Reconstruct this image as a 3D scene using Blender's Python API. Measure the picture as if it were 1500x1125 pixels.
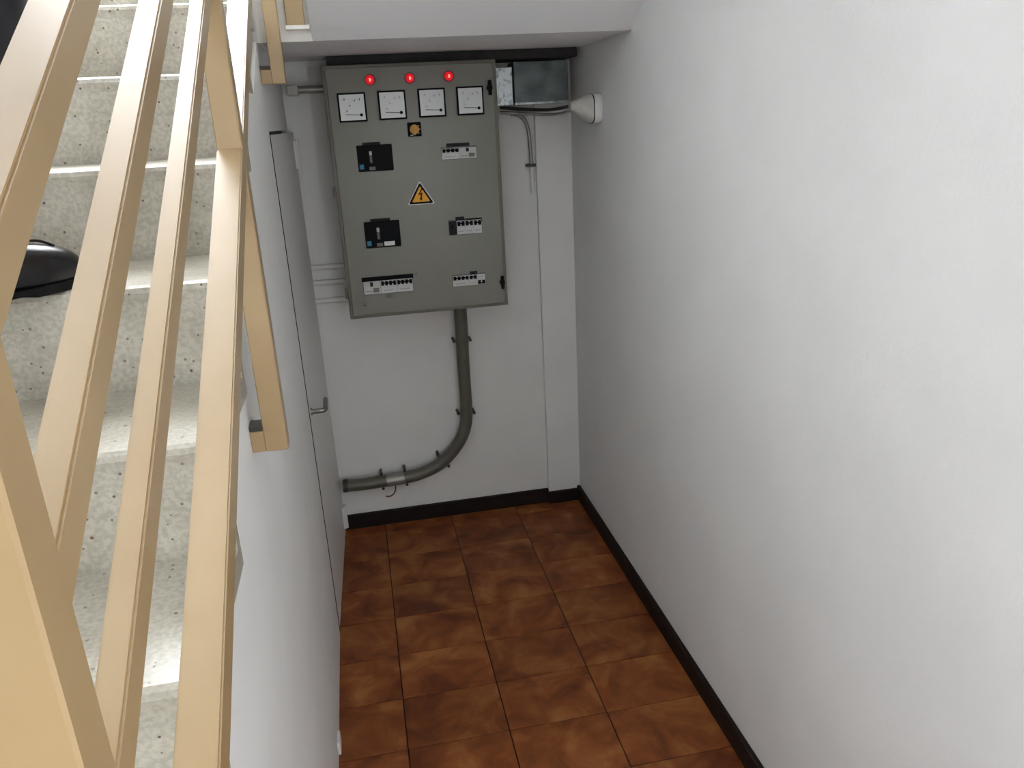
import bpy, bmesh, math, random
from mathutils import Vector, Matrix
random.seed(7)
for o in list(bpy.data.objects): bpy.data.objects.remove(o)
scene = bpy.context.scene
COL = scene.collection

# ------------------------------------------------------------------ camera
F, YAW, PITCH, ROLL = 1155.04, 0.181724, 0.327158, 0.052457
CAM = Vector((-0.91537, -3.33124, 1.76))
cp, sp, cy_, sy_ = math.cos(PITCH), math.sin(PITCH), math.cos(YAW), math.sin(YAW)
fw = Vector((sy_*cp, cy_*cp, -sp)); r0 = Vector((cy_, -sy_, 0)); d0 = fw.cross(r0)
rt = math.cos(ROLL)*r0 + math.sin(ROLL)*d0
dn = -math.sin(ROLL)*r0 + math.cos(ROLL)*d0
cam_d = bpy.data.cameras.new('camera'); cam = bpy.data.objects.new('camera', cam_d); COL.objects.link(cam)
m = Matrix.Identity(4)
for i in range(3):
    m[i][0] = rt[i]; m[i][1] = -dn[i]; m[i][2] = -fw[i]; m[i][3] = CAM[i]
cam.matrix_world = m
cam_d.sensor_fit = 'HORIZONTAL'; cam_d.sensor_width = 36.0; cam_d.lens = F/1500*36.0
cam_d.clip_start = 0.02
scene.camera = cam

# ------------------------------------------------------------------ light
world = bpy.data.worlds.new('overcast'); scene.world = world; world.use_nodes = True
bg = world.node_tree.nodes['Background']
bg.inputs[0].default_value = (0.93, 0.96, 1.0, 1); bg.inputs[1].default_value = 26.0
vs = scene.view_settings
vs.view_transform = 'Standard'; vs.look = 'None'; vs.gamma = 1; vs.use_curve_mapping = False
vs.exposure = 0.0
# daylight enters by the landing window and a side window behind the viewer (portals only guide sky sampling)
WX0, WX1, WZ0, WZ1 = -2.30, -.12, 2.50, 4.90
EY0, EY1, EZ0, EZ1 = -5.00, -4.05, .70, 1.75
def portal(name, loc, sx, sy, rx, ry=0):
    d = bpy.data.lights.new(name, 'AREA'); d.shape = 'RECTANGLE'; d.size = sx; d.size_y = sy; d.cycles.is_portal = True
    o = bpy.data.objects.new(name, d); COL.objects.link(o); o.location = loc; o.rotation_euler = (rx, ry, 0)
portal('side_window_portal', (.125, (EY0+EY1)/2, (EZ0+EZ1)/2), EZ1-EZ0, EY1-EY0, 0, math.pi/2)
portal('landing_window_portal', ((WX0+WX1)/2, .125, (WZ0+WZ1)/2), WX1-WX0, WZ1-WZ0, -math.pi/2)

# ------------------------------------------------------------------ pixel helpers (photograph 1500 x 1125)
def ray(u, v): return fw + rt*((u-750)/F) + dn*((v-562.5)/F)
def PX(u, v, X): d = ray(u, v); return CAM + d*((X-CAM.x)/d.x)
def PY(u, v, Y): d = ray(u, v); return CAM + d*((Y-CAM.y)/d.y)
def PZ(u, v, Z): d = ray(u, v); return CAM + d*((Z-CAM.z)/d.z)

# ------------------------------------------------------------------ materials
def lin(c):
    return tuple(((x/255)/12.92 if x/255 <= .04045 else ((x/255+.055)/1.055)**2.4) for x in c)
def mat(name, col, rough=.5, metal=0, emit=None, estr=0, coat=0):
    M = bpy.data.materials.new(name); M.use_nodes = True
    b = M.node_tree.nodes['Principled BSDF']
    b.inputs['Base Color'].default_value = (*col, 1); b.inputs['Roughness'].default_value = rough
    b.inputs['Metallic'].default_value = metal
    if coat: b.inputs['Coat Weight'].default_value = coat
    if emit: b.inputs['Emission Color'].default_value = (*emit, 1); b.inputs['Emission Strength'].default_value = estr
    return M
def N(M, t, **k):
    n = M.node_tree.nodes.new(t)
    for a, v in k.items():
        if a in n.inputs: n.inputs[a].default_value = v
        else: setattr(n, a, v)
    return n
def L(M, a, b): M.node_tree.links.new(a, b)
def ramp(M, src, stops):
    r = N(M, 'ShaderNodeValToRGB'); e = r.color_ramp.elements
    while len(e) < len(stops): e.new(.5)
    for i, (p, c) in enumerate(stops): e[i].position = p; e[i].color = (*c, 1)
    L(M, src, r.inputs[0]); return r.outputs[0]
def bsdf(M): return M.node_tree.nodes['Principled BSDF']
def coords(M, kind='Object'): return N(M, 'ShaderNodeTexCoord').outputs[kind]
def worldpos(M): return N(M, 'ShaderNodeNewGeometry').outputs['Position']
def bump(M, src, strength, dist):
    b = N(M, 'ShaderNodeBump'); b.inputs['Strength'].default_value = strength; b.inputs['Distance'].default_value = dist
    L(M, src, b.inputs['Height']); L(M, b.outputs[0], bsdf(M).inputs['Normal'])
def mottled(name, c1, c2, scale, rough, bstr=0, bdist=.002, bscale=None, detail=4, metal=0, lo=.35, hi=.65):
    M = mat(name, c1, rough, metal); w = worldpos(M)
    n = N(M, 'ShaderNodeTexNoise', Scale=scale, Detail=detail); L(M, w, n.inputs['Vector'])
    L(M, ramp(M, n.outputs[0], [(lo, c1), (hi, c2)]), bsdf(M).inputs['Base Color'])
    if bstr:
        n2 = N(M, 'ShaderNodeTexNoise', Scale=bscale or scale, Detail=3); L(M, w, n2.inputs['Vector']); bump(M, n2.outputs[0], bstr, bdist)
    return M
PLASTER = mottled('white_plaster', (.79, .795, .795), (.83, .835, .835), 3, .8, .35, .003, 110)
SMOOTHW = mottled('white_paint', (.80, .80, .78), (.84, .84, .82), 4, .6, .15, .002, 60)
SOFFIT = mottled('soffit_paint', (.86, .87, .885), (.88, .89, .90), 3, .8, .2, .002, 50)
DOORW = mottled('white_door_paint', (.79, .785, .765), (.82, .815, .795), 3, .45)
BOARD = mottled('dark_brown_skirting', (.009, .005, .004), (.015, .008, .006), 25, .6)
bsdf(BOARD).inputs['Specular IOR Level'].default_value = .25
GROUT = mat('dark_grout', (.022, .011, .007), .95)
GAP = mat('dark_gap', (.01, .01, .01), .9)  # near-black, puts the shade of the door gap into the colour
RAILM = mottled('beige_rail_paint', lin((160, 133, 92)), lin((168, 142, 102)), 6, .3)
bsdf(RAILM).inputs['Coat Weight'].default_value = .7; bsdf(RAILM).inputs['Coat Roughness'].default_value = .4
GALV = None
def make_tile_mat():
    M = mat('brown_clay_tile', (.2, .08, .03), .5); bsdf(M).inputs['Specular IOR Level'].default_value = .3
    w = worldpos(M); oi = N(M, 'ShaderNodeObjectInfo')
    add = N(M, 'ShaderNodeVectorMath', operation='ADD'); L(M, w, add.inputs[0])
    sc = N(M, 'ShaderNodeVectorMath', operation='SCALE'); sc.inputs[0].default_value = (9, 7, 5); L(M, oi.outputs['Random'], sc.inputs['Scale']); L(M, sc.outputs[0], add.inputs[1])
    n = N(M, 'ShaderNodeTexNoise', Scale=7.5, Detail=5, Roughness=.55); n.inputs['Distortion'].default_value = .6; L(M, add.outputs[0], n.inputs['Vector'])
    c = ramp(M, n.outputs[0], [(.32, lin((102, 50, 24))), (.5, lin((138, 76, 38))), (.68, lin((166, 106, 58)))])
    hsv = N(M, 'ShaderNodeHueSaturation'); L(M, c, hsv.inputs['Color'])
    mr = N(M, 'ShaderNodeMapRange'); mr.inputs['To Min'].default_value = .85; mr.inputs['To Max'].default_value = 1.12; L(M, oi.outputs['Random'], mr.inputs['Value']); L(M, mr.outputs[0], hsv.inputs['Value'])
    L(M, hsv.outputs[0], bsdf(M).inputs['Base Color'])
    n2 = N(M, 'ShaderNodeTexNoise', Scale=14, Detail=2); L(M, add.outputs[0], n2.inputs['Vector']); bump(M, n2.outputs[0], .15, .004)
    return M
TILE = make_tile_mat()
def make_terrazzo():
    M = mat('worn_terrazzo', (.5, .48, .43), .30); w = worldpos(M)
    n = N(M, 'ShaderNodeTexNoise', Scale=6, Detail=8); L(M, w, n.inputs['Vector'])
    base = ramp(M, n.outputs[0], [(.3, lin((160, 154, 140))), (.55, lin((182, 177, 164))), (.75, lin((197, 193, 181)))])
    n3 = N(M, 'ShaderNodeTexNoise', Scale=130, Detail=2); L(M, w, n3.inputs['Vector'])
    g = ramp(M, n3.outputs[0], [(.38, (.8, .8, .78)), (.62, (1.08, 1.08, 1.06))])
    mx = N(M, 'ShaderNodeMix', data_type='RGBA', blend_type='MULTIPLY'); mx.inputs['Factor'].default_value = .8
    L(M, base, mx.inputs['A']); L(M, g, mx.inputs['B'])
    cur = mx.outputs['Result']
    for scale, thr, keep, col in ((46, .12, .72, (.14, .09, .07)), (85, .2, .84, (.20, .15, .12))):
        v = N(M, 'ShaderNodeTexVoronoi', Scale=scale); L(M, w, v.inputs['Vector'])
        lt = N(M, 'ShaderNodeMath', operation='LESS_THAN'); lt.inputs[1].default_value = thr; L(M, v.outputs['Distance'], lt.inputs[0])
        sepc = N(M, 'ShaderNodeSeparateColor'); L(M, v.outputs['Color'], sepc.inputs[0])
        gt = N(M, 'ShaderNodeMath', operation='GREATER_THAN'); gt.inputs[1].default_value = keep; L(M, sepc.outputs[0], gt.inputs[0])
        mul = N(M, 'ShaderNodeMath', operation='MULTIPLY'); L(M, lt.outputs[0], mul.inputs[0]); L(M, gt.outputs[0], mul.inputs[1])
        m2 = N(M, 'ShaderNodeMix', data_type='RGBA'); L(M, mul.outputs[0], m2.inputs['Factor']); L(M, cur, m2.inputs['A']); m2.inputs['B'].default_value = (*col, 1)
        cur = m2.outputs['Result']
    L(M, cur, bsdf(M).inputs['Base Color']); bump(M, n3.outputs[0], .2, .001)
    return M
TERR = make_terrazzo()
CREAM = mottled('cream_concrete', (.84, .82, .76), (.90, .88, .82), 20, .6, .3, .002, 60)
CABG = mottled('olive_grey_enamel', lin((138, 138, 130)), lin((143, 143, 136)), 3, .42)
CABD = mottled('dark_olive_edge', lin((112, 108, 98)), lin((120, 116, 105)), 5, .5)
BLACK = mat('black_plastic', (.004, .0045, .006), .6)
bsdf(BLACK).inputs['Specular IOR Level'].default_value = .12
DGREY = mat('dark_grey_plastic', (.018, .018, .021), .6)
bsdf(DGREY).inputs['Specular IOR Level'].default_value = .2
MGREY = mat('mid_grey_plastic', (.15, .15, .145), .5)
LGREY = mat('light_grey_plastic', (.55, .55, .54), .45)
PALE = mat('pale_breaker_plastic', (.62, .62, .62), .45)
FACE = mat('white_dial_card', (.72, .74, .75), .35, coat=.6)
INK = mat('printed_ink', (.012, .012, .014), .7)
bsdf(INK).inputs['Specular IOR Level'].default_value = .15
FAINT = mat('faint_print', (.42, .43, .44), .6)
YELL = mat('warning_yellow', lin((236, 168, 20)), .5)
KNOB = mat('amber_knob', lin((205, 150, 50)), .4)
BLUE = mat('blue_sticker', lin((40, 120, 160)), .5)
WHITEP = mat('white_sticker', (.78, .78, .78), .5)
REDL = mat('red_lamp_lens', (.55, .01, .02), .25, emit=(1.0, .02, .035), estr=.42)
REDC = mat('red_lamp_core', (1, .2, .15), .3, emit=(1.0, .22, .16), estr=1.6)
STEEL = mat('satin_steel', (.30, .29, .28), .36, metal=1)
PIPE = mottled('grey_pvc_pipe', lin((84, 82, 72)), lin((98, 96, 86)), 12, .34)
PIPEL = mat('bare_metal_band', lin((150, 150, 142)), .35, metal=.6)
CLIP = mat('dark_clip_metal', lin((60, 58, 52)), .5, metal=.3)
WIRE = mat('brown_wire', lin((110, 70, 50)), .5)
COND = mat('grey_conduit', lin((150, 150, 146)), .3, metal=.5)
CABLE = mat('black_cable', (.02, .02, .02), .5)
HINGE = mat('white_hinge', (.8, .8, .8), .4)
FITM = mottled('aged_grey_plastic', lin((176, 174, 166)), lin((196, 195, 188)), 18, .4)
FITL = mat('pale_lens_plastic', lin((226, 226, 222)), .35)
TROU = mottled('dark_trouser_cloth', (.010, .011, .016), (.016, .017, .024), 30, .85, .3, .003, 25)
SHIRT = mottled('light_blue_shirt', lin((150, 175, 205)), lin((160, 185, 214)), 20, .8)
LEATH = mat('polished_black_leather', (.006, .0055, .007), .24)
bsdf(LEATH).inputs['Specular IOR Level'].default_value = .35
SOLEM = mat('black_rubber_sole', (.006, .0065, .0065), .7)
bsdf(SOLEM).inputs['Specular IOR Level'].default_value = .15
SKIN = mottled('skin', (.48, .29, .21), (.53, .33, .245), 15, .55)
HAIR = mat('dark_hair', (.03, .02, .015), .6)
def make_galv():
    M = mat('galvanised_sheet', (.3, .33, .34), .42, .75); w = worldpos(M)
    v = N(M, 'ShaderNodeTexVoronoi', Scale=90); L(M, w, v.inputs['Vector'])
    s = N(M, 'ShaderNodeSeparateColor'); L(M, v.outputs['Color'], s.inputs[0])
    n = N(M, 'ShaderNodeTexNoise', Scale=18, Detail=4); L(M, w, n.inputs['Vector'])
    a = N(M, 'ShaderNodeMath', operation='ADD'); L(M, s.outputs[0], a.inputs[0]); L(M, n.outputs[0], a.inputs[1])
    L(M, ramp(M, a.outputs[0], [(.45, (.26, .30, .31)), (1.0, (.56, .60, .62))]), bsdf(M).inputs['Base Color'])
    return M
GALV = make_galv()
def make_glass():
    M = bpy.data.materials.new('clear_glass'); M.use_nodes = True; t = M.node_tree; out = t.nodes['Material Output']
    a = t.nodes.new('ShaderNodeBsdfTransparent'); g = t.nodes.new('ShaderNodeBsdfGlossy'); g.inputs['Roughness'].default_value = .02
    mx = t.nodes.new('ShaderNodeMixShader'); mx.inputs[0].default_value = .06
    t.links.new(a.outputs[0], mx.inputs[1]); t.links.new(g.outputs[0], mx.inputs[2]); t.links.new(mx.outputs[0], out.inputs[0]); return M
GLASS = make_glass()

# ------------------------------------------------------------------ mesh helpers
ORG = {}
def link(name, bm, material, parent=None, smooth=False, at=None):
    """bmesh in world coordinates -> one object (child: relative to the parent's origin)"""
    org = ORG[parent.name] if parent else Vector(at) if at is not None else Vector((0, 0, 0))
    bm.normal_update()
    me = bpy.data.meshes.new(name)
    bmesh.ops.translate(bm, verts=bm.verts, vec=-org)
    bm.to_mesh(me); bm.free()
    me.materials.append(material)
    if smooth:
        for f in me.polygons: f.use_smooth = True
        try: me.set_sharp_from_angle(angle=math.radians(40))
        except Exception: pass
    o = bpy.data.objects.new(name, me); COL.objects.link(o)
    if parent: o.parent = parent
    else: o.location = org
    ORG[o.name] = org
    return o
def empty(name, loc):
    o = bpy.data.objects.new(name, None); COL.objects.link(o); o.location = loc; o.empty_display_size = .05
    ORG[o.name] = Vector(loc); return o
def tag(o, label, cat, group=None):
    o['label'] = label; o['category'] = cat
    if group: o['group'] = group
    return o
def struct(o, label=None):
    o['kind'] = 'structure'
    if label: o['label'] = label
    return o
def cube(bm, a, b, bev=0, seg=1):
    a, b = Vector(a), Vector(b); lo = [min(a[i], b[i]) for i in range(3)]; hi = [max(a[i], b[i]) for i in range(3)]
    r = bmesh.ops.create_cube(bm, size=1)
    for v in r['verts']:
        v.co = Vector([(lo[i]+hi[i])/2 + v.co[i]*(hi[i]-lo[i]) for i in range(3)])
    if bev:
        es = list({e for v in r['verts'] for e in v.link_edges})
        bmesh.ops.bevel(bm, geom=es, offset=bev, segments=seg, affect='EDGES', profile=.5)
    return bm
def box(name, a, b, material, parent=None, bev=0, seg=1, at=None):
    bm = bmesh.new(); cube(bm, a, b, bev, seg); return link(name, bm, material, parent, at=at)
def prism(bm, pts, vec):
    """extrude polygon pts (world) by vec"""
    vec = Vector(vec); A = [bm.verts.new(p) for p in pts]; B = [bm.verts.new(Vector(p)+vec) for p in pts]
    n = len(A); bm.faces.new(A); bm.faces.new(B[::-1])
    for i in range(n): bm.faces.new((A[i], B[i], B[(i+1) % n], A[(i+1) % n]))
    bmesh.ops.recalc_face_normals(bm, faces=bm.faces); return bm
def tube(bm, pts, r, n=12, cap=True, ref=None):
    pts = [Vector(p) for p in pts]; rs = r if isinstance(r, (list, tuple)) else [r]*len(pts)
    rings = []; up = None
    for i, p in enumerate(pts):
        t = ((pts[min(i+1, len(pts)-1)]-p).normalized() + (p-pts[max(i-1, 0)]).normalized()).normalized()
        if up is None:
            up = t.orthogonal().normalized() if ref is None else Vector(ref)
        up = (up - t*up.dot(t)).normalized(); s = t.cross(up)
        rings.append([bm.verts.new(p + (up*math.cos(2*math.pi*k/n) + s*math.sin(2*math.pi*k/n))*rs[i]) for k in range(n)])
    for a, b in zip(rings, rings[1:]):
        for k in range(n): bm.faces.new((a[k], a[(k+1) % n], b[(k+1) % n], b[k]))
    if cap: bm.faces.new(rings[0][::-1]); bm.faces.new(rings[-1])
    bmesh.ops.recalc_face_normals(bm, faces=bm.faces)
    return bm
def smoothpath(pts, k=6):
    pts = [Vector(p) for p in pts]; out = []
    for i in range(len(pts)-1):
        p0, p1, p2, p3 = pts[max(i-1, 0)], pts[i], pts[i+1], pts[min(i+2, len(pts)-1)]
        for j in range(k):
            t = j/k
            out.append(.5*((2*p1)+(p2-p0)*t+(2*p0-5*p1+4*p2-p3)*t*t+(3*p1-p0-3*p2+p3)*t**3))
    out.append(pts[-1]); return out

# ------------------------------------------------------------------ the setting
XW = -1.1375            # corridor face of the wall under the stairs
XFAR = -1.116           # the same face at the back corner
XS = -2.42              # outer wall of the stairs
BT, HB = .017, .0702    # skirting
SOF, YSOF = 1.997, -.755
TOP = 5.6
K0Y, K0Z, RISE, GO = -2.829019, 1.000426, .176365, .2850275
def nos(k): return K0Y+k*GO, K0Z+k*RISE
YL, ZL = nos(7)         # landing edge and level
YN = -5.2

fl = struct(box('floor', (XS-.1, YN, -.12), (.12, .12, -.004), GROUT), 'floor of glazed brown clay tiles with dark joints')
PXT, PYT, OX, OY = .3071, .22225, .3210, .5361
tile_cache = {}
def tile(x0, x1, y0, y1):
    g = .0017; w, h = x1-x0-2*g, y1-y0-2*g
    if w < .01 or h < .01: return
    key = (round(w, 3), round(h, 3))
    if key not in tile_cache:
        bm = bmesh.new(); cube(bm, (-w/2, -h/2, -.006), (w/2, h/2, 0))
        top = [e for e in bm.edges if all(v.co.z > -.001 for v in e.verts)]
        bmesh.ops.bevel(bm, geom=top, offset=.0012, segments=1, affect='EDGES')
        me = bpy.data.meshes.new('tile'); bm.to_mesh(me); bm.free(); me.materials.append(TILE); tile_cache[key] = me
    o = bpy.data.objects.new('tile', tile_cache[key]); COL.objects.link(o); o.parent = fl
    o.location = ((x0+x1)/2, (y0+y1)/2, random.uniform(-.0006, .0006))
xs = [-.0] + [-OX-k*PXT for k in range(3)] + [XW-.02]
ys = [0.0] + [-OY+PYT*k for k in (2, 1, 0)] + [-OY-PYT*k for k in range(1, 17)]
for i in range(len(xs)-1):
    for j in range(len(ys)-1): tile(xs[i+1], xs[i], ys[j+1], ys[j])

def holed_right(name, y0, y1, z0, z1, hy0, hy1, hz0, hz1, material, label):
    bm = bmesh.new(); Y_ = [y0, hy0, hy1, y1]; Z_ = [z0, hz0, hz1, z1]
    g = [[bm.verts.new((0, y, z)) for z in Z_] for y in Y_]
    fs = [bm.faces.new((g[i][j], g[i][j+1], g[i+1][j+1], g[i+1][j])) for i in range(3) for j in range(3) if (i, j) != (1, 1)]
    r = bmesh.ops.extrude_face_region(bm, geom=fs)
    bmesh.ops.translate(bm, verts=[v for v in r['geom'] if isinstance(v, bmesh.types.BMVert)], vec=(.12, 0, 0))
    bmesh.ops.recalc_face_normals(bm, faces=bm.faces)
    return struct(link(name, bm, material), label)
holed_right('wall_right', YN, .12, -.02, TOP, EY0, EY1, EZ0, EZ1, PLASTER, 'white textured plaster wall along the corridor')
def holed(name, x0, x1, z0, z1, hx0, hx1, hz0, hz1, y0, y1, material, label):
    bm = bmesh.new(); X_ = [x0, hx0, hx1, x1]; Z_ = [z0, hz0, hz1, z1]
    g = [[bm.verts.new((x, y0, z)) for z in Z_] for x in X_]
    fs = [bm.faces.new((g[i][j], g[i+1][j], g[i+1][j+1], g[i][j+1])) for i in range(3) for j in range(3) if (i, j) != (1, 1)]
    r = bmesh.ops.extrude_face_region(bm, geom=fs)
    bmesh.ops.translate(bm, verts=[v for v in r['geom'] if isinstance(v, bmesh.types.BMVert)], vec=(0, y1-y0, 0))
    bmesh.ops.recalc_face_normals(bm, faces=bm.faces)
    return struct(link(name, bm, material), label)
holed('wall_back', XS, 0, -.02, TOP, WX0, WX1, WZ0, WZ1, 0, .12, SMOOTHW, 'white painted wall behind the cabinet')
struct(box('wall_rear', (XS-.1, YN-.12, -.02), (.12, YN, TOP), mottled('rear_wall_paint', (.62, .62, .61), (.66, .66, .65), 3, .7)), 'pale grey painted wall behind the viewer')
struct(box('ceiling', (XS-.1, YN-.12, TOP), (.12, .12, TOP+.12), SOFFIT), 'white painted ceiling of the stairwell')
def glazing(name, x0, x1, z0, z1, y, nx, nz, label):
    w = struct(empty(name, ((x0+x1)/2, y, z0)), label); t = .045
    bx = [x0+t+(x1-x0-2*t)*i/nx for i in range(nx+1)]; bz = [z0+t+(z1-z0-2*t)*i/nz for i in range(nz+1)]
    box('frame_jamb', (x0, y-.03, z0), (x0+t, y+.03, z1), HINGE, w); box('frame_jamb', (x1-t, y-.03, z0), (x1, y+.03, z1), HINGE, w)
    box('frame_rail', (x0+t, y-.03, z0), (x1-t, y+.03, z0+t), HINGE, w); box('frame_rail', (x0+t, y-.03, z1-t), (x1-t, y+.03, z1), HINGE, w)
    for i in range(1, nx): box('mullion', (bx[i]-.02, y-.025, z0+t), (bx[i]+.02, y+.025, z1-t), HINGE, w)
    for i in range(nx):
        for j in range(nz): box('pane', (bx[i], y-.003, bz[j]), (bx[i+1], y+.003, bz[j+1]), GLASS, w)
glazing('window_1', WX0, WX1, WZ0, WZ1, .06, 2, 1, 'large window over the landing')
w2 = struct(empty('window_2', (.06, (EY0+EY1)/2, EZ0)), 'window in the right wall behind the viewer')
for a, b in ((EY0, EY0+.04), (EY1-.04, EY1)): box('frame_jamb', (.03, a, EZ0), (.09, b, EZ1), HINGE, w2)
for a, b in ((EZ0, EZ0+.04), (EZ1-.04, EZ1)): box('frame_rail', (.03, EY0+.04, a), (.09, EY1-.04, b), HINGE, w2)
box('pane', (.057, EY0+.04, EZ0+.04), (.063, EY1-.04, EZ1-.04), GLASS, w2)

struct(box('wall_left', (XS-.1, YN, -.02), (XS, .12, TOP), SMOOTHW), 'white painted wall on the far side of the stairs')
# boxed-in strip at the right end of the back wall
struct(box('trim_1', (-.155, -.020, .055), (-.0005, 0, SOF-.035), SMOOTHW, bev=.002), 'white boxed casing in the back corner')
struct(box('baseboard_right', (-BT, YN, 0), (-.0002, -.002, HB), BOARD, bev=.003), 'dark brown skirting along the right wall')
bb = struct(box('baseboard_back', (XFAR, -BT, 0), (-.155, -.0002, HB), BOARD, bev=.003), 'dark brown skirting along the back wall')
box('return_piece', (-.157, -.020-BT, 0), (-BT, -.0002, HB-.012), BOARD, bb, bev=.003)

# wall under the stairs: outline follows the steps, opening for the flush door
OFF = .036
DY0, DY1, DZ = -.800, -.012, 1.752
pts = [(YN, 0), (DY0, 0), (DY0, DZ), (-.0005, DZ), (-.0005, SOF-.001), (YL+OFF, SOF-.001)]
prof = []
k = 6
while True:
    y, z = nos(k)
    if z - OFF < .03: break
    prof.append((nos(k+1)[0]+OFF, z-OFF))
    prof.append((y+OFF, z-OFF))
    k -= 1
prof = [q for q in prof if not (q[1] > SOF-.001)]
yl = prof[-1][0]
pts = [(yl, 0)] + pts[1:] + prof
pts = [q for i, q in enumerate(pts) if i == 0 or (abs(q[0]-pts[i-1][0])+abs(q[1]-pts[i-1][1])) > 1e-4]
bm = bmesh.new(); prism(bm, [(XW, y, z) for y, z in pts], (-.010, 0, 0))
struct(link('wall_stair_side', bm, SMOOTHW), 'white wall below the flight of steps')
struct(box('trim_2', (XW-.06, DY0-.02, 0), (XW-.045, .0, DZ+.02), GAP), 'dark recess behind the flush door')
# flush door, slightly out of plane at its hinged end
dg = .016
def doorx(y): return XW + (XFAR-XW)*(y-DY0)/(DY1-DY0)
dr = struct(empty('door_1', (XW, (DY0+DY1)/2, 0)), 'white flush cupboard door under the stairs')
bm = bmesh.new()
a0, a1 = DY0+dg, DY1-.002
prism(bm, [(doorx(a0)-.001, a0, .006), (doorx(a1), a1, .006), (doorx(a1)-.04, a1, .006), (doorx(a0)-.041, a0, .006)], (0, 0, DZ-.010-.006))
link('leaf', bm, DOORW, dr)
box('gap_shade', (XW-.035, DY0+.0005, .005), (XW+.0012, a0-.0003, DZ), GAP, dr)  # dark strip standing in for the shaded gap at the near edge
box('gap_shade', (XW-.035, a0, DZ-.0095), (XW+.002, a0+.45, DZ-.0005), GAP, dr)  # dark strip painted in for shade along the top gap
bm = bmesh.new()
prism(bm, [(XFAR+.001, a1-.03, DZ-.002), (XFAR+.001, -.0005, DZ-.002), (XW-.02, -.0005, DZ-.002), (XW-.001, DY0+.02, DZ-.002)], (0, 0, SOF-DZ-.001))
h = PX(456, 603, doorx(-.72)+.0)
hy, hz = h.y, h.z
hx = doorx(hy)
bm2 = bm; bm2.free()
bm = bmesh.new(); tube(bm, [(hx-.002, hy, hz), (hx+.004, hy, hz)], .013, 20); hd = link('door_handle', bm, STEEL, dr, smooth=True)
bm = bmesh.new(); tube(bm, smoothpath([(hx+.004, hy, hz), (hx+.036, hy, hz), (hx+.046, hy+.010, hz), (hx+.047, hy+.03, hz), (hx+.045, hy+.115, hz)]), .0085, 12); link('lever', bm, STEEL, hd, smooth=True)
for zc, lab in ((PX(428, 230, XFAR).z, 0), (PX(504, 785, XFAR).z, 1)):
    zc = max(zc, .09)
    g = box('hinge', (XFAR-.006, -.075, zc-.052), (XFAR+.010, -.035, zc+.052), HINGE, dr, bev=.002)
    bm = bmesh.new(); tube(bm, [(XFAR+.010, -.055, zc-.056), (XFAR+.010, -.055, zc+.056)], .007, 10); link('knuckle', bm, HINGE, g, smooth=True)
q = PX(491, 1095, XW)
struct(box('trim_3', (XW-.002, -1.40, .002), (XW+.008, -1.345, .045), DOORW, bev=.002), 'small white stop block at the foot of the stair wall')

# staircase: solid terrazzo steps, each a piece of its own
st = struct(empty('staircase', (-1.7, K0Y, 0)), 'flight of worn grey terrazzo steps')
klow = math.ceil((.02-K0Z)/RISE)
for k in range(klow, 7):
    y0, z0 = nos(k); y1 = y0+GO
    zb = max(.0, z0-RISE)
    bm = bmesh.new()
    prof2 = [(y0+.012, zb), (y0+.004, z0-.03), (y0, z0-.012), (y0+.003, z0-.004), (y0+.011, z0), (y1+.05, z0), (y1+.05, z0-.04), (y1+.05, zb-.03 if zb > .05 else zb)]
    prism(bm, [(XW-.0105, y, z) for y, z in prof2], (XS-XW+.0105, 0, 0))
    link('step', bm, TERR, st)
    # bare end band of tread and riser, flush with the painted wall
    bm = bmesh.new()
    e = [(y0+.012, max(zb-.0, 0)), (y0+.004, z0-.03), (y0, z0-.012), (y0+.003, z0-.004), (y0+.011, z0), (y1+.004, z0), (y1+OFF, z0), (y1+OFF, z0-OFF), (y0+OFF, z0-OFF), (y0+OFF, max(zb, 0))]
    prism(bm, [(XW-.0005, y, z) for y, z in e], (-.0100, 0, 0))
    link('step_end', bm, TERR, st)

# landing and the return flight overhead
XU = -.982              # open side of the return flight
ld = struct(empty('landing', (-1.2, -.4, SOF)), 'landing slab above the cabinet')
box('slab', (XW-.0105, YSOF, SOF), (-.0005, -.0005, ZL-.03), SOFFIT, ld)
box('stair_side_slab', (XS, YL+.012, SOF), (XW-.011, -.0005, ZL-.03), TERR, ld)
box('floor_finish', (XS, YL, ZL-.03), (XW-.0005, -.0005, ZL), TERR, ld, bev=.006)
box('floor_finish', (XW, YSOF-.01, ZL-.03), (-.0005, -.0005, ZL), TERR, ld, bev=.006)
box('landing_edge', (XW, YSOF-.006, SOF-.001), (XU, YSOF-.0002, ZL-.03), CREAM, ld)
uf = struct(empty('return_flight', (-.5, YSOF, SOF)), 'underside of the return flight rising over the corridor')
SU = .66
yu = -4.2; thick = .16
bm = bmesh.new()
zu = SOF+SU*(YSOF-yu)
prism(bm, [(XU, YSOF, SOF), (XU, yu, zu), (XU, yu, zu+thick), (XU, YSOF-.02, ZL)], (-XU-.0005, 0, 0))
link('soffit_slab', bm, SOFFIT, uf)
for k in range(11):
    y = YSOF-.02-k*GO*.95; z = ZL+k*RISE
    box('step', (XU, y-GO*.95-.02, z-.02), (-.0005, y, z+RISE), TERR, uf, bev=.004)

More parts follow.
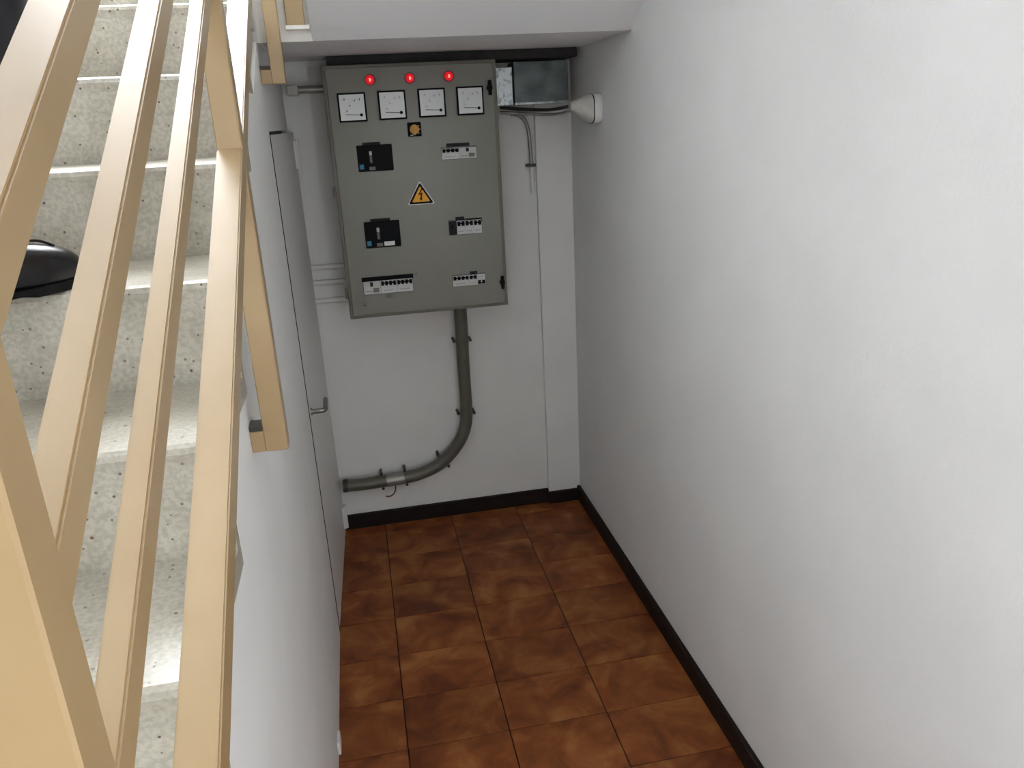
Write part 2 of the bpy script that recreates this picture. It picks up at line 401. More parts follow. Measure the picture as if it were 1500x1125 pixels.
# ------------------------------------------------------------------ stair railing
XC = -1.0955; TW = .0385
rl = tag(empty('stair_railing', (XC, -1.99, 1.2)), 'beige painted metal stair railing of posts and sloping bars', 'railing')
SL = .61; YE = -2.002
posts = [(-2.987, .022, 0), (-1.990, 0, 0), (-.815, 0, .007)]
def zrail(z0, y): return z0 + SL*(y-YE)
Z_D, Z_C, Z_B, Z_A, Z_H = 1.727, 1.978, 2.130, 2.282, 2.434
for yn, extra, sx in posts:
    yf = yn+.037; top = zrail(Z_H, (yn+yf)/2)-.02
    foot = 1.222 + SL*(yn+1.99) if yn < -1 else 1.881
    po = box('post', (XC-TW/2-extra+sx, yn, foot), (XC+TW/2+sx, yf, top), RAILM, rl, bev=.002)
    box('foot_bracket', (XW+.0, yn+.001, foot+.0005), (XC-TW/2+.001+sx, yf-.001, foot+.04), RAILM, po, bev=.0015)
    box('bracket_shade', (XW+.0003, yn+.0005, foot+.0405), (XC-TW/2+sx-extra-.0005, yf-.002, foot+.0495), CLIP, po)  # dark block standing in for shade on top of the bracket
def rail(name, zt, w, hgt, ya, yb):
    bm = bmesh.new(); c = math.hypot(1, SL); 
    sec = [(-w/2, 0), (w/2, 0), (w/2, -hgt), (-w/2, -hgt)]
    A = [(XC+dx, ya, zrail(zt, ya)+dz) for dx, dz in sec]; prism(bm, A, (0, yb-ya, SL*(yb-ya)))
    es = [e for e in bm.edges if abs((e.verts[0].co-e.verts[1].co).y) > .1]
    bmesh.ops.bevel(bm, geom=es, offset=.002, segments=2, affect='EDGES')
    return link(name, bm, RAILM, rl)
ysort = sorted(p[0] for p in posts)
for nm, z, w, hgt in (('lower_rail', Z_D, .0385, .045), ('bar', Z_C, .020, .036), ('bar', Z_B, .023, .036), ('bar', Z_A, .029, .036)):
    for a, b in zip(ysort, ysort[1:]): rail(nm, z, w, hgt, a+.037, b)
rail('handrail', Z_H, .046, .04, ysort[0]-.05, ysort[-1]+.08)

# post of the next railing, fixed to the landing edge
lp = tag(empty('landing_railing', (-1.02, YSOF-.03, 2.04)), 'beige railing post fixed to the cream landing edge', 'railing')
q0, q1 = PY(420, 38, YSOF-.03), PY(447, 38, YSOF-.03)
box('post', (q0.x, YSOF-.03, q0.z), (q1.x, YSOF-.0065, 3.15), RAILM, lp, bev=.002)
box('base_plate', (q0.x-.004, YSOF-.032, q0.z-.010), (q1.x+.012, YSOF-.00655, q0.z+.001), CREAM, lp, bev=.001)
bm = bmesh.new(); c = (q0.x+q1.x)/2
prism(bm, [(c-.023, YSOF-.03, 3.13), (c+.023, YSOF-.03, 3.13), (c+.023, YSOF-.03, 3.17), (c-.023, YSOF-.03, 3.17)], (0, -1.8, 1.8*SU)); link('handrail', bm, RAILM, lp)

# ------------------------------------------------------------------ electrical cabinet
YC = -.25
X0, X1, Z0, Z1 = -.978, -.347, 1.036, 1.962
cb = tag(empty('electrical_cabinet', ((X0+X1)/2, YC/2, Z0)), 'grey steel electrical cabinet with dials and red lamps on the back wall', 'cabinet')
box('body', (X0+.004, YC+.014, Z0+.004), (X1-.004, -.0005, Z1-.004), CABD, cb, bev=.003)
dt = YC+.0
bm = bmesh.new(); cube(bm, (X0, YC+.002, Z0), (X1, YC+.020, Z1), .004, 2); fr = link('door_rim', bm, CABD, cb)
bm = bmesh.new(); cube(bm, (X0+.013, YC-.008, Z0+.014), (X1-.015, YC+.006, Z1-.012), .004, 2); door = link('door', bm, CABG, cb, smooth=True)
YF = YC-.008
def fp(u, v): return PY(u, v, YF)
def onface(name, u, v, w, h, d, material, parent, bev=0, du=0):
    p = fp(u, v); return box(name, (p.x-w/2, YF-d, p.z-h/2), (p.x+w/2, YF+.0005, p.z+h/2), material, parent, bev)
def face_rect(name, u0, v0, u1, v1, d, material, parent, bev=0):
    """rectangle from its upper-left and lower-right pixels"""
    a, b = fp(u0, v0), fp(u1, v1); return box(name, (a.x, YF-d, b.z), (b.x, YF+.0005, a.z), material, parent, bev)
# red pilot lamps
for u, v in ((541.5, 117), (600, 114.5), (657, 111.5)):
    p = fp(u, v)
    bm = bmesh.new(); tube(bm, [(p.x, YF+.001, p.z), (p.x, YF-.004, p.z)], .0185, 24)
    lampo = link('pilot_lamp', bm, DGREY, cb, smooth=True)
    bm = bmesh.new(); tube(bm, [(p.x, YF-.004, p.z), (p.x, YF-.010, p.z), (p.x, YF-.0135, p.z), (p.x, YF-.015, p.z)], [.0165, .0155, .011, .004], 24)
    o = link('red_lens', bm, REDL, lampo, smooth=True); o['label'] = 'lit red lens'
    bm = bmesh.new(); tube(bm, [(p.x-.001, YF-.0145, p.z+.005), (p.x+.001, YF-.0165, p.z), (p.x, YF-.0145, p.z-.006)], [.002, .004, .002], 8)
    link('lamp_filament', bm, REDC, lampo, smooth=True)
# panel meters
def meter(u, v, seed):
    p = fp(u, v); w = .1; h = .1; rnd = random.Random(seed)
    bm = bmesh.new(); t = .006
    cube(bm, (p.x-w/2, YF-.010, p.z-h/2), (p.x+w/2, YF, p.z+h/2), .002)
    m_ = link('panel_meter', bm, BLACK, cb); m_['label'] = 'square dial meter with a black rim'
    def R_(name, x0, z0, x1, z1, d, mt): return box(name, (p.x+x0, YF-.010-d, p.z+z0), (p.x+x1, YF-.0095, p.z+z1), mt, m_)
    R_('dial_face', -w/2+t, -h/2+t, w/2-t, h/2-t, .0012, FACE)
    bm = bmesh.new(); prism(bm, [(p.x-.026, YF-.0122, p.z-.0245), (p.x+.026, YF-.0122, p.z-.0275), (p.x+.026, YF-.0122, p.z-.0255), (p.x-.026, YF-.0122, p.z-.0225)], (0, .001, 0)); link('needle', bm, INK, m_)
    bm = bmesh.new(); tube(bm, [(p.x+.030, YF-.0105, p.z-.027), (p.x+.030, YF-.015, p.z-.027)], .0055, 14); link('pivot_cap', bm, BLACK, m_, smooth=True)
    bm = bmesh.new()
    for a in range(11):                     # scale ticks on an arc round the pivot
        an = math.radians(92+a*8.5); r1, r2 = .056, .060
        c_, s_ = math.cos(an), math.sin(an); n_ = Vector((-s_, 0, c_))*.0005
        o_ = Vector((p.x+.030, YF-.0121, p.z-.027))
        e1, e2 = o_+Vector((c_*r1, 0, s_*r1)), o_+Vector((c_*r2, 0, s_*r2))
        prism(bm, [e1-n_, e2-n_, e2+n_, e1+n_], (0, .001, 0))
    link('scale_ticks', bm, FAINT, m_)
    for x, z in ((-.026, .028), (.010, .023), (.028, .026), (-.008, .006), (-.020, -.012)):
        box('scale_figure', (p.x+x-.0022, YF-.0122, p.z+z-.003), (p.x+x+.0022, YF-.0112, p.z+z+.003), FAINT if seed else MGREY, m_)
for i, (u, v) in enumerate(((516, 157.5), (574.5, 154), (632.5, 150.5), (688.5, 147.5))): meter(u, v, i)
# selector switch
p = fp(607, 189.5)
sw = onface('selector_switch', 607, 189.5, .05, .05, .006, BLACK, cb, .002)
bm = bmesh.new(); tube(bm, [(p.x, YF-.006, p.z), (p.x, YF-.009, p.z)], .017, 24); link('dial', bm, KNOB, sw, smooth=True)
bm = bmesh.new(); prism(bm, [(p.x-.006, YF-.009, p.z+.012), (p.x+.006, YF-.009, p.z+.012), (p.x+.006, YF-.009, p.z-.010), (p.x+.001, YF-.009, p.z-.020), (p.x-.003, YF-.009, p.z-.019), (p.x-.006, YF-.009, p.z-.010)], (0, -.012, 0)); link('grip', bm, KNOB, sw)
for dx, dz in ((.016, .012), (.019, .0), (.015, -.014)):
    box('position_mark', (p.x+dx-.002, YF-.0066, p.z+dz-.002), (p.x+dx+.002, YF-.0055, p.z+dz+.002), KNOB, sw)
box('position_mark', (p.x-.017, YF-.0066, p.z-.021), (p.x-.005, YF-.0055, p.z-.019), WHITEP, sw)
# the two moulded-case breakers
def mccb(u0, v0, u1, v1, extra):
    a, b = fp(u0, v0), fp(u1, v1)
    o = box('moulded_breaker', (a.x, YF-.007, b.z), (b.x, YF+.0005, a.z), BLACK, cb, .002); o['label'] = 'black moulded breaker'
    W, H = b.x-a.x, a.z-b.z
    def R_(n, fx0, fz0, fx1, fz1, d, mt): return box(n, (a.x+W*fx0, YF-.007-d, b.z+H*fz0), (a.x+W*fx1, YF-.0065, b.z+H*fz1), mt, o)
    R_('toggle_slot', .33, .30, .43, .80, .0006, DGREY)
    R_('toggle', .345, .62, .415, .76, .010, LGREY); R_('toggle_scale', .35, .33, .41, .60, .001, MGREY)
    R_('blue_sticker', .04, .10, .16, .28, .0006, BLUE); R_('rating_plate', .31, .05, .48, .18, .0006, MGREY)
    if extra: R_('paper_label', .52, .06, .82, .22, .0006, WHITEP)
mccb(521.5, 213.5, 577, 249, False); mccb(532.5, 325.5, 588, 360, True)
def strip(u0, v0, u1, v1): face_rect('marker_strip', u0, v0, u1, v1, .003, DGREY, cb)
strip(530.5, 209, 557, 212.5); strip(542, 321, 571.5, 325); strip(653.5, 210.5, 687.5, 213.5)
# rows of modular breakers behind cut-outs in the door
def breaker_row(u0, v0, u1, v1, mods):
    a, b = fp(u0, v0), fp(u1, v1); W, H = b.x-a.x, a.z-b.z
    o = box('breaker_row', (a.x, YF-.003, b.z), (b.x, YF+.0005, a.z), MGREY, cb)
    x = .012
    tot = sum(m_[0] for m_ in mods)
    for wgt, poles, style in mods:
        w = wgt/tot*.976
        def R_(n, fx0, fz0, fx1, fz1, d, mt, par): return box(n, (a.x+W*fx0, YF-.003-d, b.z+H*fz0), (a.x+W*fx1, YF-.0025, b.z+H*fz1), mt, par)
        body = {'w': PALE, 'c': LGREY, 'b': DGREY}[style[0]]
        br = R_('breaker', x+.004, .05, x+w-.004, .90, .005, body, o)
        if style[0] == 'b':
            R_('test_button', x+w*.30, .45, x+w*.55, .70, .009, BLACK, br)
        elif len(style) > 1 and style[1] == 'r':
            R_('test_button', x+w*.40, .58, x+w*.56, .86, .010, DGREY, br); R_('print', x+w*.1, .22, x+w*.5, .27, .0056, MGREY, br); R_('print', x+w*.55, .15, x+w*.9, .45, .0056, MGREY, br)
        else:
            lo, hi = ((.12, .42) if style[-1] == 'd' else (.58, .86))
            pw = w/poles
            for q_ in range(poles):
                R_('toggle', x+pw*(q_+.18), lo, x+pw*(q_+.82), hi, .012, BLACK, br)
            R_('toggle_bar', x+w*.06, lo+.10 if style[-1] != 'd' else lo, x+w*.94, (lo+.20 if style[-1] != 'd' else lo+.10), .009, INK, br)
            R_('print', x+w*.15, .20 if style[-1] != 'd' else .65, x+w*.8, .28 if style[-1] != 'd' else .72, .0056, FAINT, br)
        x += w
breaker_row(645.5, 216, 698.5, 231.5, [(4, 4, 'w'), (4, 1, 'cr')])
breaker_row(656, 322, 706.5, 341.5, [(1.6, 1, 'b'), (1.7, 2, 'w'), (1.7, 2, 'w'), (1.7, 2, 'w')])
breaker_row(530.5, 411, 606.5, 426, [(4.2, 1, 'cr'), (4, 4, 'w'), (4, 4, 'w')])
breaker_row(662, 403, 711.5, 416, [(4, 4, 'w'), (2, 2, 'w'), (2, 2, 'wd')])
face_rect('marker_strip', 529.5, 407, 605.5, 406.5, .004, BLACK, cb)
face_rect('marker_strip', 667, 318, 680, 324, .004, DGREY, cb); face_rect('marker_strip', 681, 320.5, 706, 324, .003, DGREY, cb)
face_rect('marker_strip', 688, 397.5, 699, 401.5, .004, DGREY, cb)
face_rect('number_tag', 565, 431.5, 575, 435.5, .001, MGREY, cb)
# warning triangle
a, b, c = fp(614.5, 264.5), fp(597, 301), fp(637.5, 298)
zb_ = (b.z+c.z)/2; ax = (b.x+c.x)/2
def tri(s, d, name, mt, par):
    cx, cz = ax, zb_+(a.z-zb_)/3; hw = (c.x-b.x)/2; hh = a.z-zb_
    P = [(cx-hw*s, zb_+(cz-zb_)*(1-s)), (cx+hw*s, zb_+(cz-zb_)*(1-s)), (cx, zb_+(cz-zb_)*(1-s)+hh*s)]
    bm = bmesh.new(); prism(bm, [(x, YF-d, z) for x, z in P], (0, d*.98 if par is cb else .0006, 0))
    es = [e for e in bm.edges if abs((e.verts[0].co-e.verts[1].co).y) > 1e-5]
    bmesh.ops.bevel(bm, geom=es, offset=.004*s, segments=3, affect='EDGES')
    return link(name, bm, mt, par)
sg = tri(1.0, .0012, 'warning_sign', WHITEP, cb); sg['label'] = 'yellow triangle with a black lightning bolt'
tri(.90, .0018, 'black_border', INK, sg); tri(.66, .0024, 'yellow_field', YELL, sg)
cz = zb_+(a.z-zb_)/3; u_ = (a.z-zb_)
bolt = [(.035, .30), (-.075, .02), (.005, .06), (-.012, -.12), (-.045, -.105), (.008, -.225), (.045, -.095), (.022, -.112), (.055, .125), (-.018, .085), (.075, .29)]
bm = bmesh.new(); prism(bm, [(ax+x*1.5*u_, YF-.003, cz+z*u_+.004) for x, z in bolt], (0, .0006, 0)); link('lightning_bolt', bm, INK, sg)
# door locks, screw, hinges
for u, v in ((717, 128.5), (735.5, 413)):
    p = fp(u, v)
    bm = bmesh.new(); tube(bm, [(p.x, YF+.001, p.z), (p.x, YF-.006, p.z)], .011, 18); lk = link('lock', bm, BLACK, cb, smooth=True)
    bm = bmesh.new(); prism(bm, [(p.x-.005, YF-.005, p.z+.026), (p.x+.005, YF-.005, p.z+.026), (p.x+.0075, YF-.005, p.z), (p.x+.005, YF-.005, p.z-.026), (p.x-.005, YF-.005, p.z-.026), (p.x-.0075, YF-.005, p.z)], (0, -.012, 0)); link('wing', bm, BLACK, lk)
p = fp(534, 446); bm = bmesh.new(); tube(bm, [(p.x, YF+.001, p.z), (p.x, YF-.004, p.z), (p.x, YF-.006, p.z)], [.007, .0065, .004], 14); link('earth_screw', bm, STEEL, cb, smooth=True)
p = fp(609.5, 401); bm = bmesh.new(); tube(bm, [(p.x, YF+.001, p.z), (p.x, YF-.002, p.z)], .004, 10); link('rivet', bm, MGREY, cb, smooth=True)
for v in (283, 432):
    z = fp(500, v).z; bm = bmesh.new(); tube(bm, [(X0-.003, YC+.012, z-.022), (X0-.003, YC+.012, z+.022)], .006, 10); link('hinge', bm, CABD, cb, smooth=True)

# ------------------------------------------------------------------ pipes and ducts on the back wall
def wallpipe(name, pix, r, y, material, k=6, n=16):
    bm = bmesh.new(); tube(bm, smoothpath([PY(u, v, y) for u, v in pix], k), r, n); return link(name, bm, material, None, smooth=True)
YP = -.05
pp = tag(empty('conduit_pipe', (-.52, YP, .2)), 'thick grey bent pipe running from under the cabinet to the cupboard', 'pipe')
pix = [(674.5, 458), (676, 480), (678, 520), (680.5, 560), (683, 600), (681, 627), (669, 653), (645, 679), (615, 694), (590, 700), (560, 705), (530, 709.5), (502, 712)]
path = smoothpath([PY(u, v, YP) for u, v in pix], 6)
path[0] = Vector((path[0].x, YP, Z0+.003))
bm = bmesh.new(); tube(bm, path, .0275, 20); link('bent_pipe', bm, PIPE, pp, smooth=True)
def near(u, v):
    t = PY(u, v, YP); i = min(range(len(path)), key=lambda j: (path[j]-t).length); i = min(max(i, 1), len(path)-2)
    return path[i], (path[i+1]-path[i-1]).normalized()
bm = bmesh.new(); c0, t0 = near(581, 701); tube(bm, [c0-t0*.042, c0+t0*.042], .0290, 20); slv = link('metal_sleeve', bm, PIPEL, pp, smooth=True); slv['label'] = 'bare metal sleeve'
for u, v in ((677, 502), (682.5, 607), (652, 676), (596, 698.5), (560, 705)):
    c0, t0 = near(u, v); s0 = t0.cross(Vector((0, 1, 0))).normalized()
    bm = bmesh.new(); tube(bm, [c0-t0*.006, c0+t0*.006], .0292, 20); cl = link('clip', bm, PIPE, pp, smooth=True)
    for s in (-1, 1):
        bm = bmesh.new(); e = c0+s0*s*.036
        tube(bm, [e+Vector((0, -.004, 0)), Vector((e.x, -.001, e.z))], .0065, 8); link('clip_screw', bm, CLIP, cl, smooth=True)
c0, t0 = near(503, 711.5); bm = bmesh.new(); tube(bm, [c0-t0*.014, c0+t0*.004], .0295, 20); link('end_collar', bm, CLIP, pp, smooth=True)
bm = bmesh.new(); tube(bm, smoothpath([PY(u, v, -.065) for u, v in ((579, 706), (579.5, 716), (577, 723), (571, 727), (565, 727))], 5), .0035, 8); link('loose_wire', bm, WIRE, pp, smooth=True)

# left: grey conduit with coupling into the cabinet, three thin white conduits
yl_ = -.10
lc = tag(empty('conduit_stub', (-1.05, yl_, 1.89)), 'grey conduit stub with coupling between wall and cabinet, above the cupboard door', 'pipe')
a_, b_ = PY(421, 133, yl_), PY(437, 132, yl_)
box('coupling', (XFAR+.001, yl_-.02, a_.z-.020), (b_.x, yl_+.02, a_.z+.020), FITM, lc, bev=.006, seg=2)
bm = bmesh.new(); tube(bm, [(b_.x-.004, yl_, b_.z), (X0+.01, yl_, b_.z)], .0135, 14); link('tube', bm, COND, lc, smooth=True)
for v, lab in ((391, 'thin white conduit beside the cabinet, uppermost of three below the door hinge'), (413.5, 'thin white conduit beside the cabinet, between two others'), (440.5, 'thin white conduit beside the cabinet, lowest of three')):
    y = -.014; b_ = PY(480, v, y)
    bm = bmesh.new(); tube(bm, [(XFAR, y, b_.z), (X0+.012, y, b_.z)], .011, 12)
    tag(link('thin_conduit', bm, SMOOTHW, None, smooth=True), lab, 'pipe', 'thin white conduits left of the cabinet')

# galvanised duct and the dark board above it
du = tag(empty('metal_duct', (-.15, -.08, 1.8)), 'galvanised sheet metal duct between cabinet and right wall', 'duct')
bm = bmesh.new(); cube(bm, (PY(752, 100, -.13).x, -.13, 1.806), (-.040, -.0205, SOF-.040), .002); link('duct_body', bm, mottled('weathered_zinc', lin((88, 96, 98)), lin((122, 132, 132)), 14, .5, metal=.5), du)
bm = bmesh.new(); cube(bm, (X1+.001, -.19, PY(740, 155, -.19).z), (PY(751, 120, -.19).x, -.03, PY(740, 98, -.19).z), .003); o = link('duct_end', bm, GALV, du); o['label'] = 'brighter galvanised end piece'
box('flange', (PY(752, 100, -.13).x, -.134, 1.800), (-.036, -.0205, 1.808), GALV, du)
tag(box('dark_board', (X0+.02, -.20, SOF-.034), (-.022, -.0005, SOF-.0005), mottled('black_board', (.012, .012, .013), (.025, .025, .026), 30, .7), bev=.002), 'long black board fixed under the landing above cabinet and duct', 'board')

# cables and conduit to the right
yq = -.06
bm = bmesh.new(); tube(bm, smoothpath([PY(u, v, yq) for u, v in ((732.5, 157.5), (745, 158.5), (765, 160), (800, 161))] + [PY(822, 158.5, -.2), PY(837.5, 155, -.37)], 5), .0065, 10)
tag(link('black_cable', bm, CABLE, None, smooth=True), 'black cable running from the cabinet to the wall fitting', 'cable')
bm = bmesh.new(); tube(bm, smoothpath([PY(u, v, yq-.008) for u, v in ((732.5, 165), (760, 166), (800, 168))] + [PY(824, 166, -.22), PY(837, 162, -.37)], 5), .0060, 10)
tag(link('metal_conduit', bm, COND, None, smooth=True), 'thin shiny metal conduit from the cabinet to the wall fitting', 'pipe')
dc = tag(empty('drop_conduit', (-.17, -.02, 1.5)), 'thin metal conduit bending down the back wall beside the boxed casing', 'pipe')
bm = bmesh.new(); tube(bm, smoothpath([PY(u, v, -.03) for u, v in ((748, 167), (760, 169), (769, 177), (774, 192), (776.5, 215), (778.5, 243))], 5), .0075, 10); link('metal_tube', bm, COND, dc, smooth=True)
bm = bmesh.new(); tube(bm, [PY(778.5, 243, -.022), PY(781, 283, -.018)], .0085, 10); link('painted_end', bm, SMOOTHW, dc, smooth=True)
p = PY(778, 242, -.03); box('clip', (p.x-.020, -.042, p.z-.006), (p.x+.018, -.0005, p.z+.006), CLIP, dc, bev=.002)

# grey plastic fitting on the right wall
wf = tag(empty('wall_fitting', (0, -.39, 1.77)), 'aged grey plastic bulkhead fitting with rounded pale cover on the right wall', 'light fitting')
def rr(cx, y, zc, hx, hz, n=24, e=3.2):
    out = []
    for i in range(n):
        a = 2*math.pi*i/n; c_, s_ = math.cos(a), math.sin(a)
        out.append(Vector((cx+hx*math.copysign(abs(c_)**(2/e), c_), y, zc+hz*math.copysign(abs(s_)**(2/e), s_))))
    return out
def loft(name, secs, mt, par):
    bm = bmesh.new(); R = [[bm.verts.new(q) for q in s] for s in secs]
    for a, b in zip(R, R[1:]):
        for i in range(len(a)): bm.faces.new((a[i], a[(i+1) % len(a)], b[(i+1) % len(b)], b[i]))
    bm.faces.new(R[0][::-1]); bm.faces.new(R[-1]); bmesh.ops.recalc_face_normals(bm, faces=bm.faces)
    return link(name, bm, mt, par, smooth=True)
FY, FZ = -.400, 1.771
def rx(x, hy, hz, dz=0): return [Vector((x, FY+(v.x), FZ+dz+v.z)) for v in rr(0, 0, 0, hy, hz)]
loft('cover', [rx(x, hy, hz) for x, hy, hz in ((-.0005, .047, .049), (-.006, .050, .052), (-.026, .050, .052), (-.031, .048, .050))], FITL, wf)
loft('gasket', [rx(x, hy, hz) for x, hy, hz in ((-.0302, .0495, .0515), (-.0335, .0495, .0515))], DGREY, wf)
loft('body', [rx(x, hy, hz, dz) for x, hy, hz, dz in ((-.033, .048, .050, 0), (-.050, .047, .048, .001), (-.066, .041, .041, .004), (-.080, .032, .030, .008), (-.094, .022, .020, .011), (-.110, .018, .015, .012))], FITM, wf)

# ------------------------------------------------------------------ person on the stairs (mostly outside the frame)
def skinned(name, verts, edges, material, parent=None, root=0, sub=2, at=None):
    """verts: (co, radius or (rx, ry)); grown with Skin + Subdivision, then frozen to a mesh"""
    me = bpy.data.meshes.new(name+'_skeleton'); me.from_pydata([v[0] for v in verts], edges, [])
    ob = bpy.data.objects.new(name+'_skeleton', me); COL.objects.link(ob)
    md = ob.modifiers.new('skin', 'SKIN'); md.use_smooth_shade = True
    for i, v in enumerate(verts):
        r = v[1]; me.skin_vertices[0].data[i].radius = r if isinstance(r, tuple) else (r, r)
        me.skin_vertices[0].data[i].use_root = (i == root)
    s = ob.modifiers.new('sub', 'SUBSURF'); s.levels = sub; s.render_levels = sub
    dg_ = bpy.context.evaluated_depsgraph_get(); ev = ob.evaluated_get(dg_); nm = bpy.data.meshes.new_from_object(ev)
    bpy.data.objects.remove(ob)
    bm = bmesh.new(); bm.from_mesh(nm); bpy.data.meshes.remove(nm)
    return link(name, bm, material, parent, smooth=True, at=at)
T3 = nos(3)[1]; T2 = nos(2)[1]
# right foot: toe and heading come from the photograph; the ball of the foot bears on the tread
TOE = Vector((-1.402, -1.866, T3)); HD = Vector((.42, .907, 0)).normalized(); SD = Vector((HD.y, -HD.x, 0))
SHL = .285
def fpos(toe, hd, t, s, z):
    sd = Vector((hd.y, -hd.x, 0)); return toe - hd*t + sd*s + Vector((0, 0, z))
def shoe(toe, hd, par):
    # cross sections along the shoe: t back from toe, half width, offset, sole z0, top z
    secs = [(.000, .020, .000, .014, .036), (.008, .035, .000, .012, .049), (.025, .046, .002, .010, .062), (.055, .051, .004, .008, .072), (.09, .051, .004, .008, .079),
            (.13, .045, .002, .010, .086), (.17, .039, .0, .012, .102), (.21, .036, .0, .012, .112), (.25, .034, .0, .012, .112), (.275, .028, .0, .014, .108), (.285, .014, .0, .022, .098)]
    R = []
    bm = bmesh.new(); n = 20
    for t, hw, off, z0, z1 in secs:
        ring = []
        for i in range(n):
            a = 2*math.pi*i/n; c_, s_ = math.cos(a), math.sin(a)
            e = 1.0 if s_ > 0 else .45
            x = hw*math.copysign(abs(c_)**(.75 if s_ > 0 else .35), c_)
            zc = z0+(z1-z0)*.38
            z = zc + (z1-zc)*abs(s_)**1.05 if s_ > 0 else zc-(zc-z0)*abs(s_)**.4
            ring.append(bm.verts.new(fpos(toe, hd, t, off+x, z)))
        R.append(ring)
    for a, b in zip(R, R[1:]):
        for i in range(n): bm.faces.new((a[i], a[(i+1) % n], b[(i+1) % n], b[i]))
    bm.faces.new(R[0][::-1]); bm.faces.new(R[-1]); bmesh.ops.recalc_face_normals(bm, faces=bm.faces)
    bmesh.ops.subdivide_edges(bm, edges=bm.edges, cuts=1, use_grid_fill=True, smooth=.6)
    sh = link('shoe', bm, LEATH, par, smooth=True); sh['label'] = 'polished black leather shoe'
    # sole: outline extruded, with heel block
    def outline(t0, t1, grow, z0, z1, nm):
        P = []
        ts = [s for s in secs if t0 <= s[0] <= t1]
        Lp = [fpos(toe, hd, t - (grow if t == 0 else 0), off+hw+grow, z0) for t, hw, off, _, _ in ts]
        Rp = [fpos(toe, hd, t - (grow if t == 0 else 0), off-hw-grow, z0) for t, hw, off, _, _ in ts]
        bm = bmesh.new(); prism(bm, Lp+Rp[::-1], (0, 0, z1-z0)); return link(nm, bm, SOLEM, sh)
    outline(0, .29, .0035, .006, .015, 'sole'); outline(0, .14, .003, .0005, .007, 'sole_tread'); outline(.20, .29, .003, -.012, .007, 'heel')
    # tongue seam and vamp edge
    for pts_ in ([(.055, .030, .073), (.075, .022, .084), (.10, .020, .088), (.135, .020, .0955)], [(.055, -.022, .073), (.075, -.014, .084), (.10, -.013, .088), (.135, -.013, .0955)]):
        bm = bmesh.new(); tube(bm, smoothpath([fpos(toe, hd, t, s, z-.004) for t, s, z in pts_], 5), .0022, 6); link('seam', bm, SOLEM, sh, smooth=True)
    return sh
anR = fpos(TOE, HD, .235, 0, .10)
TOE2 = Vector((-1.86, -1.90, T3)); HD2 = Vector((-.05, 1, 0)).normalized()
TOE2.y = nos(2)[0]+.20; TOE2.z = T2
anL = fpos(TOE2, HD2, .235, 0, .10)
hip = Vector((-1.66, -2.20, T3+.82)); hR = hip+Vector((.095, .0, -.02)); hL = hip+Vector((-.095, -.01, -.02))
kR = Vector((-1.435, -1.90, T3+.50)); kL = (hL+anL)/2 + Vector((0, .05, .02))
ch = hip+Vector((.03, .06, .40)); nk = ch+Vector((.012, .03, .15)); hdv = nk+Vector((.02, .045, .12))
shR = ch+Vector((.185, 0, .085)); shL = ch+Vector((-.185, -.0, .085))
elR = shR+Vector((.045, -.06, -.28)); elL = shL+Vector((-.05, -.05, -.28)); wrR = elR+Vector((.02, .10, -.235)); wrL = elL+Vector((-.01, .09, -.24))
bv = []; be = []
def V(co, r, link_to=None):
    bv.append((tuple(co), r)); i = len(bv)-1
    if link_to is not None: be.append((link_to, i))
    return i
i_hip = V(hip, (.13, .10)); i_w = V(hip+Vector((.01, .02, .18)), (.125, .092), i_hip); i_c = V(ch+Vector((0, .03, -.02)), (.115, .06), i_w)
i_n0 = V(ch+Vector((.01, .02, .10)), .065, i_c); i_n = V(nk, .05, i_n0); i_h0 = V(nk+Vector((.01, .025, .055)), (.062, .07), i_n); i_h1 = V(hdv, (.074, .086), i_h0); V(hdv+Vector((.004, .008, .075)), (.06, .07), i_h1)
for hp, kn, an, toe, hd_ in ((hR, kR, anR, TOE, HD), (hL, kL, anL, TOE2, HD2)):
    a = V(hp, .085, i_hip); b = V((hp+kn)/2, .072, a); c = V(kn, .052, b); d = V(kn*.62+an*.38, .052, c); e = V(an, .034, d); f = V(an-Vector((0, 0, .05)), .032, e); V(fpos(toe, hd_, .05, .004, .038), (.034, .02), f)
for sgn, sh_, el, wr in ((1, shR, elR, wrR), (-1, shL, elL, wrL)):
    a = V(sh_, .055, i_c); b = V((sh_+el)/2, .046, a); c = V(el, .038, b); d = V((el+wr)/2, .036, c); e = V(wr, .025, d)
    dr_ = (wr-el).normalized(); pm = V(wr+dr_*.045, (.036, .018), e); pc = wr+dr_*.07
    fwd = Vector((0, 1, 0)); fwd = (fwd-dr_*fwd.dot(dr_)).normalized(); inn = Vector((-sgn, 0, 0))
    for q_, (off, ln) in enumerate(((.027, .070), (.009, .080), (-.009, .075), (-.027, .058))):
        f0 = V(pc+fwd*off+dr_*.008, .0095, pm); f1 = V(pc+fwd*off+dr_*(ln*.5)+inn*.006, .0085, f0); V(pc+fwd*off+dr_*ln*.9+inn*.024, .0075, f1)
    t0 = V(wr+dr_*.03+fwd*.036, .011, pm); t1 = V(wr+dr_*.06+fwd*.052+inn*.008, .0095, t0); V(wr+dr_*.085+fwd*.055+inn*.018, .0085, t1)
base = Vector((hip.x, hip.y, T3))
pe = skinned('person', bv, be, SKIN, None, i_hip, 2, at=base)
tag(pe, 'person in dark trousers and polished black shoes standing on the terrazzo steps', 'person')
tv = []; te = []
def TV(co, r, l=None):
    tv.append((tuple(co), r)); i = len(tv)-1
    if l is not None: te.append((l, i))
    return i
r_ = TV(hip, (.155, .125)); w0_ = TV(hip+Vector((0, .01, .12)), (.148, .114), r_); TV(hip+Vector((0, .01, .20)), (.135, .10), w0_)
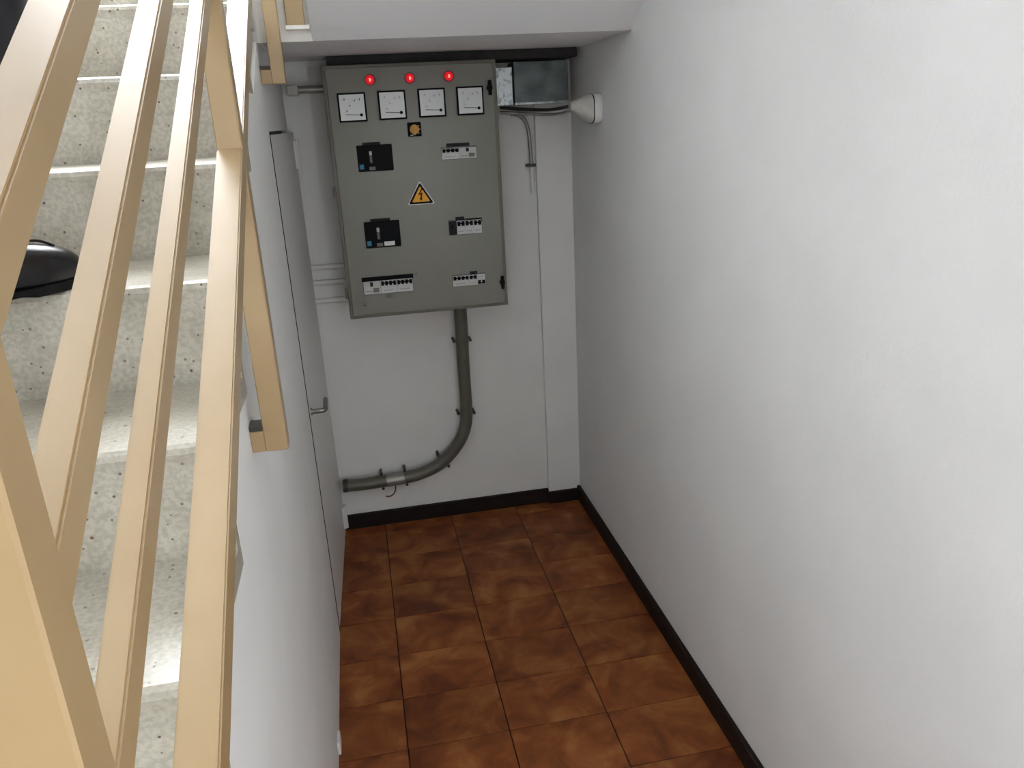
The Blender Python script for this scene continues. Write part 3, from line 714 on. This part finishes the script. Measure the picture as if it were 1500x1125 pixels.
for hp, kn, an in ((hR, kR, anR), (hL, kL, anL)):
    a = TV(hp, .105, r_); b = TV((hp+kn)/2, .092, a); c = TV(kn, .100, b); d = TV(kn*.5+an*.5, .092, c); TV(an+Vector((0, 0, -.025)), .078, d)
o = skinned('trousers', tv, te, TROU, pe, 0, 2); o['label'] = 'dark trousers'
sv = []; se = []
def SV(co, r, l=None):
    sv.append((tuple(co), r)); i = len(sv)-1
    if l is not None: se.append((l, i))
    return i
r0_ = SV(hip+Vector((0, .0, -.06)), (.172, .142)); r_ = SV(hip+Vector((0, .01, .08)), (.166, .136), r0_); w_ = SV(hip+Vector((.01, .02, .20)), (.15, .112), r_); c_ = SV(ch+Vector((0, -.005, 0)), (.185, .155), w_); SV(ch+Vector((.01, .02, .105)), .075, c_)
for sh_, el, wr in ((shR, elR, wrR), (shL, elL, wrL)):
    a = SV(sh_, .07, c_); b = SV((sh_+el)/2, .06, a); c = SV(el, .05, b); d = SV((el+wr)/2, .046, c); SV(wr, .036, d)
o = skinned('shirt', sv, se, SHIRT, pe, 0, 2); o['label'] = 'light blue shirt'
hv = [(tuple(hdv+Vector((-.003, -.022, .035))), (.083, .088)), (tuple(hdv+Vector((0, -.01, .088))), (.075, .078)), (tuple(hdv+Vector((-.006, -.05, -.01))), (.06, .05))]
skinned('hair', hv, [(0, 1), (0, 2)], HAIR, pe, 0, 2)
fd = Vector((.25, .95, -.1)).normalized(); sdv = Vector((fd.y, -fd.x, 0)).normalized()
bm = bmesh.new(); nb = hdv+fd*.080
tube(bm, [nb+Vector((0, 0, .03)), nb+fd*.016+Vector((0, 0, -.008)), nb+fd*.004+Vector((0, 0, -.022))], [.008, .014, .008], 10); link('nose', bm, SKIN, pe, smooth=True)
for s in (-1, 1):
    bm = bmesh.new(); bmesh.ops.create_uvsphere(bm, u_segments=12, v_segments=8, radius=.011); bmesh.ops.translate(bm, verts=bm.verts, vec=hdv+fd*.074+sdv*s*.031+Vector((0, 0, .025))); link('eye', bm, FACE, pe, smooth=True)
    bm = bmesh.new(); bmesh.ops.create_uvsphere(bm, u_segments=12, v_segments=8, radius=.028); bmesh.ops.scale(bm, verts=bm.verts, vec=(.35, .7, 1.1)); bmesh.ops.translate(bm, verts=bm.verts, vec=hdv+sdv*s*.078+Vector((0, 0, .01))); link('ear', bm, SKIN, pe, smooth=True)
bm = bmesh.new(); tube(bm, smoothpath([nb+sdv*-.022+Vector((0, 0, -.045))-fd*.008, nb+Vector((0, 0, -.047)), nb+sdv*.022+Vector((0, 0, -.045))-fd*.008], 4), .006, 8); link('mouth', bm, mat('lip', (.4, .16, .13), .5), pe, smooth=True)
shoe(TOE, HD, pe); shoe(TOE2, HD2, pe)
